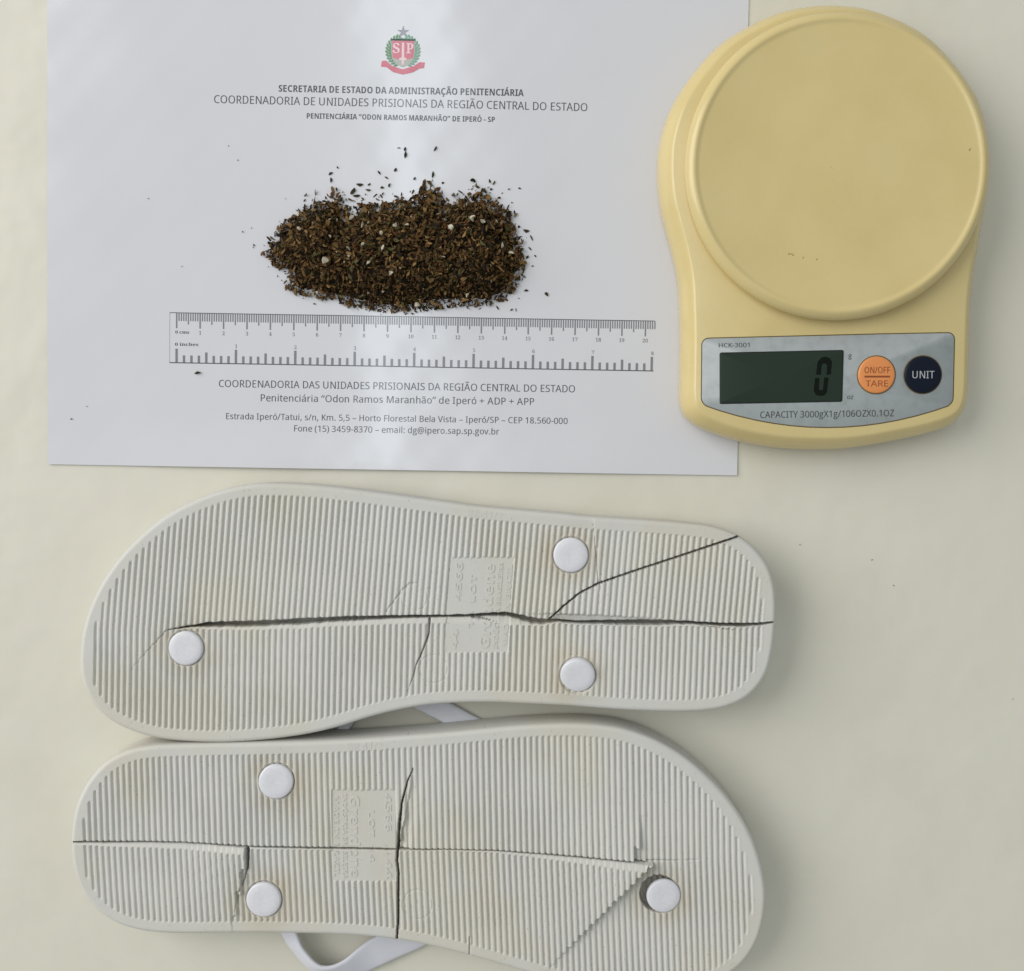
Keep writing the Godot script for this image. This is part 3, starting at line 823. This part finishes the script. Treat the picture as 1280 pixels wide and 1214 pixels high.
func build_lower_flip_flop():
	var c := Vector2(-40.09, 153.96)
	var o := thing("flip_flop", "slit white flip-flop lying sole up nearest the bottom edge, its toe at the right", "flip-flop", Vector3(c.x, 0, c.y), "pair of cut flip-flops")
	var s := new_sole([Vector2(-134.84, 106.59), Vector2(-149.40, 107.27), Vector2(-160.11, 109.46), Vector2(-169.00, 114.12), Vector2(-175.90, 121.29), Vector2(-180.41, 129.08), Vector2(-183.09, 137.22), Vector2(-184.26, 146.60), Vector2(-183.93, 156.50), Vector2(-181.90, 165.47), Vector2(-177.73, 172.91), Vector2(-171.96, 179.14), Vector2(-163.23, 184.10), Vector2(-152.47, 186.67), Vector2(-139.74, 187.52), Vector2(-123.09, 187.35), Vector2(-104.25, 187.25), Vector2(-84.65, 187.59), Vector2(-65.05, 188.38), Vector2(-49.35, 190.03), Vector2(-35.67, 192.50), Vector2(-19.96, 196.41), Vector2(-6.23, 200.39), Vector2(6.74, 204.17), Vector2(23.59, 208.98), Vector2(40.45, 212.42), Vector2(57.31, 213.80), Vector2(72.48, 212.42), Vector2(85.92, 207.95), Vector2(95.97, 201.08), Vector2(102.28, 192.15), Vector2(105.55, 181.87), Vector2(106.45, 171.62), Vector2(105.53, 163.08), Vector2(103.08, 153.20), Vector2(98.59, 142.32), Vector2(91.66, 131.46), Vector2(82.82, 121.46), Vector2(72.03, 112.16), Vector2(60.34, 105.24), Vector2(48.64, 100.86), Vector2(38.89, 99.01), Vector2(27.21, 98.16), Vector2(14.57, 98.33), Vector2(0.00, 99.21), Vector2(-25.62, 101.70), Vector2(-45.04, 103.22), Vector2(-64.54, 104.67), Vector2(-84.10, 105.48), Vector2(-110.14, 106.09)], c)
	s.lean = [0.02, 0.045]; s.rib_shift = 0.55
	s.crack = [[-183.49, 148.19, 0.8, 1.0, 0.4, 0, 0], [-170.30, 148.29, 0.9, 1.6, 0.8, 0, 0], [-153.60, 148.19, 0.9, 2.4, 1.1, 0, 0], [-136.91, 148.53, 0.75, 2.8, 1.3, 0, 0], [-120.23, 149.55, 0.65, 3.2, 1.5, 0, 0], [-111.21, 150.06, 0.6, 3.2, 1.6, 0, 0], [-109.21, 150.23, 0.6, 1.0, 0.2, 0, 0], [-93.52, 150.56, 0.8, 0.6, 0.2, 0, 0], [-73.48, 150.90, 0.85, 0.4, 0.2, 0, 0], [-48.43, 151.41, 0.8, 0.4, 0.2, 0, 0], [-26.72, 151.41, 0.4, 0.4, 0.1, 0, 0], [-6.68, 151.92, 0.45, 0.9, 0.3, 0, 0], [13.36, 153.45, 0.55, 1.8, 0.7, 0, 0], [26.73, 154.30, 0.6, 2.4, 1.0, 0, 0], [40.10, 155.14, 0.55, 3.0, 1.3, 0, 0], [51.13, 155.99, 0.5, 3.6, 1.6, 0, 0], [55.47, 156.50, 0.4, 3.4, 1.4, 0, 0], [56.48, 156.50, 0.0, 0, 0, 0, 0]]
	for k in s.crack.size(): s.crack[k] = [s.crack[k][0] - c.x, s.crack[k][1] - c.y, s.crack[k][2], s.crack[k][3], s.crack[k][4], s.crack[k][5], s.crack[k][6]]
	s.plugs = [{"at": Vector2(-98.15, 122.33) - c, "r": 7.2}, {"at": Vector2(-103.80, 172.43) - c, "r": 7.3}, {"at": Vector2(62.91, 170.61) - c, "r": 7.1, "hole": Vector2(-1.7, -0.5)}]
	var pa := Vector2(-75.31, 126.20) - c; var pb := Vector2(-48.49, 164.83) - c
	s.patch = Rect2(pa, pb - pa); s.patch_lean = 0.0
	s.rings = [[Vector2(-39.50, 174.70) - c, 6.2]]
	slit(s, [Vector2(-41.29, 117.43), Vector2(-43.64, 122.83), Vector2(-46.01, 131.95), Vector2(-47.05, 140.40), Vector2(-47.60, 150.90)], c, 0.62, 7.0, 0, [0.35, 1.15])
	slit(s, [Vector2(-47.76, 151.24), Vector2(-48.12, 155.99), Vector2(-47.48, 161.43), Vector2(-47.69, 170.95), Vector2(-47.73, 181.17), Vector2(-48.27, 189.71)], c, 0.58, 7.0, 1, [1.1, 0.8])
	slit(s, [Vector2(-110.39, 151.24), Vector2(-110.46, 157.35), Vector2(-111.69, 163.47)], c, 0.75, 6.0, 1, [1.2, 0.3])
	slit(s, [Vector2(-111.69, 163.47), Vector2(-113.75, 168.23), Vector2(-115.14, 172.99), Vector2(-116.22, 179.81)], c, 0.55, 1.6, 1, [0.8, 0.3])
	slit(s, [Vector2(-17.77, 188.68), Vector2(-17.78, 196.89)], c, 0.35, 1.0, 1, [1.0, 1.0])
	slit(s, [Vector2(56.14, 156.16), Vector2(66.83, 156.16), Vector2(81.87, 155.48)], c, 0.36, 1.3, 2, [1.0, 0.3])
	flap(s, Vector2(-110.22, 150.56), Vector2(-116.56, 180.49), c, 2.3, 0.4, 28.0, -1.0, 1, 1.0)
	flap(s, Vector2(51.13, 155.99), Vector2(54.05, 139.05), c, 2.2, 0.3, 40.0, 1.0, 0, 1.0)
	flap(s, Vector2(55.49, 159.39), Vector2(21.47, 195.52), c, 4.4, 0.5, 48.0, -1.0, 1, 0.7)
	flap(s, Vector2(-47.10, 151.24), Vector2(-40.95, 117.43), c, -1.8, -0.1, 6.0, -1.0, 0, 0.0)
	var body := part("sole", sole_mesh(s, 1.3), mats.sole, o)
	plug(o, s.plugs[0].at, 7.2, 17.0, 22.0, Vector3(-3, 0, -3)); plug(o, s.plugs[1].at, 7.3, 17.0, 22.0); plug(o, s.plugs[2].at + Vector2(0.5, 0.2), 7.1, 19.6, 22.0, Vector3(2, 0, -3))
	var dn := PI / 2
	for q in [["4566   4 44", 36.0, 2.6, Vector2(-51.75, 145.82)], ["LOT  14", 22.0, 2.2, Vector2(-58.76, 145.82)], ["Grendene", 34.5, 4.0, Vector2(-65.77, 145.82)], ["INDÚSTRIA BRASILEIRA", 36.0, 1.8, Vector2(-69.94, 145.82)], ["MADE IN BRAZIL", 34.0, 2.0, Vector2(-73.45, 145.82)]]:
		sole_text(s, q[0], q[1], q[2], q[3] - c, 20.60, body, dn, 0.36)
	sole_text(s, "BR 41/2", 14.5, 3.2, Vector2(-61.21, 107.84) - c, 20.97, body, -0.02, 0.24)
	var q1: Vector2 = s.plugs[1].at; var tp: Vector2 = s.plugs[2].at; var q0: Vector2 = s.plugs[0].at
	var e := []
	for q in [Vector2(-96.85, 192.66), Vector2(-92.54, 201.39), Vector2(-84.07, 210.11), Vector2(-72.26, 210.82), Vector2(-59.15, 203.52), Vector2(-43.57, 196.92), Vector2(-24.43, 188.86)]: e.append(q - c)
	part("strap", band([Vector3(q1.x, 8, q1.y), Vector3(e[0].x, 6.5, e[0].y), Vector3(e[1].x, 6.5, e[1].y), Vector3(e[2].x, 6, e[2].y), Vector3(e[3].x, 5, e[3].y), Vector3(e[4].x, 3.6, e[4].y), Vector3(e[5].x, 2.6, e[5].y), Vector3(e[6].x, 2.2, e[6].y), Vector3(tp.x - 20, 2.4, tp.y), Vector3(tp.x, 6, tp.y)],
		[Vector3(1, 0.3, 0), Vector3(1, 0.45, -0.3), Vector3(0.9, 0.9, -0.4), Vector3(0.5, 1.0, -0.8), Vector3(0.1, 0.55, -1), Vector3(-0.3, 0.15, -1), Vector3(-0.4, 0.1, -1), Vector3(-0.4, 0.1, -1), Vector3(0, 0.1, -1), Vector3(0, 0.6, -1)], [8, 8, 9, 11, 13, 13.5, 13, 11, 8, 6], 2.2), mats.strap, o)
	part("strap", band([Vector3(q0.x, 8, q0.y), Vector3(q0.x + 30, 3, q0.y + 6), Vector3(lerpf(q0.x, tp.x, 0.5), 2.4, lerpf(q0.y, tp.y, 0.4)), Vector3(tp.x - 20, 4.8, tp.y - 2), Vector3(tp.x, 6, tp.y - 1)],
		[Vector3(0, 0.3, 1), Vector3(0, 0.2, 1), Vector3(0, 0.2, 1), Vector3(0, 0.2, 1), Vector3(0, 0.2, 1)], [7, 9, 10, 8, 6], 1.8), mats.strap, o)

# ------------------------------------------------------------------ the heap of dried plant
func flake_mesh(variant: int) -> ArrayMesh:
	var r := RandomNumberGenerator.new(); r.seed = 900 + variant
	var s := Shape.new()
	var n := 5
	var bend := r.randf_range(-0.35, 0.35); var curl := r.randf_range(-0.3, 0.3); var twist := r.randf_range(-0.5, 0.5)
	var last := []
	for k in n:
		var t := k / float(n - 1) * 2.0 - 1.0
		var w: float = (1.0 - pow(absf(t), 2.2)) * r.randf_range(0.65, 1.15) * 0.5 + 0.07
		var mid := Vector3(t, curl * (1.0 - t * t), bend * (1.0 - t * t) + r.randf_range(-0.08, 0.08))
		var side := Vector3(0, sin(twist * t), cos(twist * t)) * w
		var th := Vector3(0, 0.09, 0)
		var now := [s.add((mid + side + th)), s.add((mid - side * r.randf_range(0.7, 1.1) + th)), s.add((mid - side - th)), s.add((mid + side * r.randf_range(0.8, 1.1) - th))]
		if k:
			for m in 4: s.quad(last[m], now[m], now[(m + 1) % 4], last[(m + 1) % 4])
		else: s.quad(now[3], now[2], now[1], now[0])
		last = now
	s.quad(last[0], last[1], last[2], last[3])
	return s.mesh(false)

func flake_colour() -> Color:
	var t := rng.randf()
	if t > 0.988: return Color(0.42, 0.37, 0.27)
	var c := Color(0.010, 0.007, 0.004).lerp(Color(0.080, 0.043, 0.014), pow(rng.randf(), 1.3))
	if t > 0.66: c = Color(0.10, 0.057, 0.019).lerp(Color(0.23, 0.14, 0.055), pow(rng.randf(), 1.6))
	elif t > 0.60: c = Color(0.03, 0.028, 0.011).lerp(Color(0.085, 0.078, 0.03), rng.randf())
	elif t > 0.53: c = Color(0.12, 0.055, 0.02)
	return c

var heap_poly: PackedVector2Array
var heap_noise := FastNoiseLite.new()
var heap_at: Vector2

func heap_height(p: Vector2) -> float:
	var best := 1e9; var m := heap_poly.size()
	for k in m:
		var q := Geometry2D.get_closest_point_to_segment(p, heap_poly[k], heap_poly[(k + 1) % m])
		best = minf(best, p.distance_squared_to(q))
	var d := sqrt(best)
	if not Geometry2D.is_point_in_polygon(p, heap_poly): d = -d
	return 9.5 * smoothstep(-2.0, 17.0, d) + 1.5 * heap_noise.get_noise_2d(p.x, p.y) * smoothstep(0.0, 6.0, d)

func loose_basis(size: float, steep: float) -> Basis:
	var b := Basis.from_euler(Vector3(rng.randfn(0.0, steep), rng.randf() * TAU, rng.randfn(0.0, steep)))
	return b.scaled_local(Vector3(size, size * rng.randf_range(0.7, 1.3), size * rng.randf_range(0.55, 1.15)))

func build_heap():
	heap_at = Vector2(-48.38, -100.67)
	var o := thing("plant_heap", "oblong heap of shredded dark brown dried plant lying on the white sheet above its ruler", "plant heap", Vector3(heap_at.x, 0, heap_at.y))
	var pts := []
	for q in [Vector2(-104.59, -99.99), Vector2(-102.15, -106.07), Vector2(-99.73, -110.45), Vector2(-93.22, -114.50), Vector2(-87.75, -118.88), Vector2(-82.96, -121.57), Vector2(-77.53, -120.90), Vector2(-73.44, -122.24), Vector2(-71.43, -117.53), Vector2(-69.06, -116.18), Vector2(-64.61, -119.55), Vector2(-57.81, -120.22), Vector2(-49.64, -120.90), Vector2(-42.84, -122.58), Vector2(-38.06, -126.95), Vector2(-31.27, -125.61), Vector2(-28.57, -119.55), Vector2(-23.12, -121.91), Vector2(-17.00, -123.92), Vector2(-12.92, -124.93), Vector2(-7.48, -119.89), Vector2(-1.36, -117.53), Vector2(0.68, -110.79), Vector2(2.72, -105.39), Vector2(4.77, -98.64), Vector2(5.45, -93.23), Vector2(2.73, -87.14), Vector2(0.00, -82.39), Vector2(-9.56, -77.31), Vector2(-25.27, -76.29), Vector2(-41.32, -74.59), Vector2(-56.35, -74.25), Vector2(-73.40, -77.98), Vector2(-91.46, -82.05), Vector2(-97.57, -85.10), Vector2(-96.17, -89.51), Vector2(-102.93, -95.26)]: pts.append(q - heap_at)
	heap_poly = closed_curve(pts, 3)
	heap_noise.seed = 77; heap_noise.frequency = 0.12
	# the inside of the heap
	var s := Shape.new()
	var nx := 56; var nz := 30; var x0 := -58.0; var z0 := -30.0; var dx := 116.0 / (nx - 1); var dz := 60.0 / (nz - 1)
	var hs := PackedFloat32Array()
	for i in nx:
		for j in nz:
			var p := Vector2(x0 + i * dx, z0 + j * dz)
			var h := heap_height(p)
			hs.append(h)
			s.add(Vector3(p.x, maxf(h - 1.7, -0.4) + 0.3, p.y)); s.c.append(Color(0.02, 0.014, 0.007))
	for i in nx - 1:
		for j in nz - 1:
			var a := i * nz + j
			if minf(minf(hs[a], hs[a + 1]), minf(hs[a + nz], hs[a + nz + 1])) > 0.5: s.quad(a, a + nz, a + nz + 1, a + 1)
	var core := part("packed_core", s.mesh(), mats.flake, o); core.set_meta("kind", "stuff")
	var kinds := []
	for k in 8: kinds.append(flake_mesh(k))
	# thousands of shreds nobody could count: one mesh of copies per shape
	var count := 6600
	var spots := []
	while spots.size() < count:
		var p := Vector2(rng.randf_range(-58, 58), rng.randf_range(-30, 30))
		if Geometry2D.is_point_in_polygon(p, heap_poly): spots.append(p)
		elif rng.randf() < 0.05:
			var q := p * 0.95
			if Geometry2D.is_point_in_polygon(q, heap_poly): spots.append(p)
	# stragglers along the ragged far edge
	for k in 150:
		var q: Vector2 = heap_poly[rng.randi_range(int(heap_poly.size() * 0.12), int(heap_poly.size() * 0.66))]
		spots.append(q + Vector2(rng.randfn(0.0, 1.6), -absf(rng.randfn(0.0, 2.6))))
	var sh := Shape.new()
	for p in spots:
		var h := maxf(heap_height(p), 0.0)
		var k: ArrayMesh = kinds[rng.randi() % kinds.size()]
		var b := loose_basis(rng.randf_range(0.4, 1.5) if p.y < 8.0 else rng.randf_range(0.4, 1.15), 0.6)
		var at := Vector3(p.x, 1.0 + h + rng.randf_range(-0.9, 0.5), p.y)
		var col := flake_colour()
		var arr := k.surface_get_arrays(0)
		var first := sh.v.size()
		for q in arr[Mesh.ARRAY_VERTEX]:
			sh.add(b * (q * 1000.0) + at); sh.c.append(col)
		for t in arr[Mesh.ARRAY_INDEX]: sh.i.append(first + t)
	var st := part("shreds", sh.mesh(false), mats.flake, o); st.set_meta("kind", "stuff")
	# the largest shreds, one by one
	var tones := []
	for k in 14:
		var m := std(flake_colour().linear_to_srgb(), 0.72, 0.3); tones.append(m)
	for k in 300:
		var p: Vector2 = spots[rng.randi() % spots.size()]
		var h := maxf(heap_height(p), 0.0)
		var f := part("shred", kinds[rng.randi() % kinds.size()], tones[rng.randi() % tones.size()], o)
		f.transform = Transform3D(loose_basis(rng.randf_range(0.9, 2.0), 0.6), Vector3(p.x, 1.6 + h + rng.randf_range(-0.2, 0.5), p.y) * MM)
	# pale bits
	for q in [Vector2(-89.62, -108.45), Vector2(-67.81, -113.63), Vector2(-62.92, -110.21), Vector2(-49.00, -109.49), Vector2(-54.56, -105.86), Vector2(-62.13, -101.18), Vector2(-53.76, -99.63), Vector2(-59.76, -93.39), Vector2(-50.45, -89.02), Vector2(-16.01, -112.08), Vector2(-12.14, -111.25), Vector2(-3.98, -101.91), Vector2(-0.31, -98.59), Vector2(-78.42, -94.43), Vector2(-40.22, -76.72), Vector2(-18.90, -80.89), Vector2(-25.44, -108.45), Vector2(-43.97, -109.49)]:
		var p: Vector2 = q - heap_at
		var f := part("pale_fragment", kinds[rng.randi() % kinds.size()], mats.seed, o)
		f.transform = Transform3D(loose_basis(rng.randf_range(0.9, 1.5), 0.4).scaled_local(Vector3(0.9, 3.5, 1.4)), Vector3(p.x, 2.6 + maxf(heap_height(p), 0.0), p.y) * MM)

func build_crumbs():
	var kinds := []
	for k in 5: kinds.append(flake_mesh(40 + k))
	var zones := [
		["tiny dark crumb above the heap", "crumbs above the heap", [Vector2(-74.24, -135.69), Vector2(-77.23, -132.96), Vector2(-77.25, -130.33), Vector2(-64.92, -128.54), Vector2(-61.31, -126.22), Vector2(-60.98, -128.54), Vector2(-56.70, -133.28), Vector2(-53.52, -131.17), Vector2(-49.78, -134.64), Vector2(-41.60, -130.96), Vector2(-33.83, -132.54), Vector2(-32.73, -143.47), Vector2(-45.49, -143.26), Vector2(-48.14, -143.78), Vector2(-45.50, -140.95), Vector2(-55.35, -126.96), Vector2(-52.15, -128.01), Vector2(-55.15, -124.54), Vector2(-47.16, -124.33), Vector2(-43.43, -125.38), Vector2(-14.69, -127.49), Vector2(-8.84, -126.22), Vector2(-7.77, -129.07), Vector2(-1.38, -126.44), Vector2(3.19, -126.75), Vector2(-66.33, -123.80)], 1.0],
		["tiny dark crumb left of the heap", "crumbs left of the heap", [Vector2(-88.39, -121.69), Vector2(-96.69, -122.43), Vector2(-111.19, -110.09), Vector2(-114.94, -108.50), Vector2(-110.20, -102.90), Vector2(-105.93, -102.69), Vector2(-110.53, -101.95), Vector2(-100.19, -89.66), Vector2(-98.60, -87.86), Vector2(-120.72, -144.68), Vector2(-116.70, -138.64), Vector2(-155.04, -122.47), Vector2(-141.11, -93.73), Vector2(-182.76, -34.08), Vector2(-189.39, -28.59)], 0.5],
		["tiny dark crumb right of the heap", "crumbs right of the heap", [Vector2(8.21, -105.86), Vector2(6.08, -109.03), Vector2(7.68, -101.31), Vector2(6.40, -97.72), Vector2(9.82, -98.14), Vector2(8.75, -94.01), Vector2(4.49, -88.39), Vector2(6.09, -83.41), Vector2(14.64, -81.81)], 1.0],
		["tiny dark crumb below the heap", "crumbs below the heap", [Vector2(-84.58, -77.78), Vector2(2.89, -80.22), Vector2(-6.20, -76.18), Vector2(-0.32, -75.44), Vector2(1.60, -75.33)], 0.9],
		["tiny dark speck on the cream table", "specks on the table", [Vector2(124.63, 25.64), Vector2(155.88, 32.24), Vector2(165.40, 43.38), Vector2(218.05, 93.08)], 0.42],
	]
	var origin := Vector2(-143.76, -74.04)
	for z in zones:
		for q in z[2]:
			var local: Vector2 = (q - Vector2(SHEET_AT.x, SHEET_AT.z)).rotated(-deg_to_rad(SHEET_TURN))
			var on_table: bool = z[1] == "specks on the table"
			var y := 0.22 if on_table else sheet_height(local.x, local.y) + 0.3
			var from: Vector2 = (q - origin).rotated(-deg_to_rad(SHEET_TURN))
			var where := "%d mm over the ruler's %.1f cm mark" % [roundi(-from.y), from.x / 10.0] if from.x > 0.0 else "%d mm left of the ruler's zero end" % roundi(-from.x)
			if from.y > 8.0: where = "%d mm left of the address lines" % roundi(-from.x)
			if on_table: where = "about %d mm right of the flip-flop's heel" % roundi(q.x - 112.0)
			speck(q, y, z[0] + ", " + where, z[1], z[3] * rng.randf_range(0.5, 1.15), kinds)
	for one in [["dark bent crumb under the left end of the printed ruler", Vector2(-134.84, -48.29), 1.2], ["long dark curled shred lying just above the heap's notch", Vector2(-67.79, -125.51), 1.7]]:
		speck(one[1], 1.0, one[0], "", one[2], kinds)

func speck(q: Vector2, y: float, label: String, group: String, size: float, kinds: Array):
	var o := MeshInstance3D.new(); o.name = numbered("crumb"); o.mesh = kinds[rng.randi() % kinds.size()]
	o.material_override = mats.crumb
	o.transform = Transform3D(Basis.from_euler(Vector3(0, rng.randf() * TAU, 0)).scaled_local(Vector3(size * rng.randf_range(0.8, 1.5), size, size * rng.randf_range(0.6, 1.2))), Vector3(q.x, y, q.y) * MM)
	o.set_meta("label", label); o.set_meta("category", "crumb")
	if group: o.set_meta("group", group)
	add_child(o)
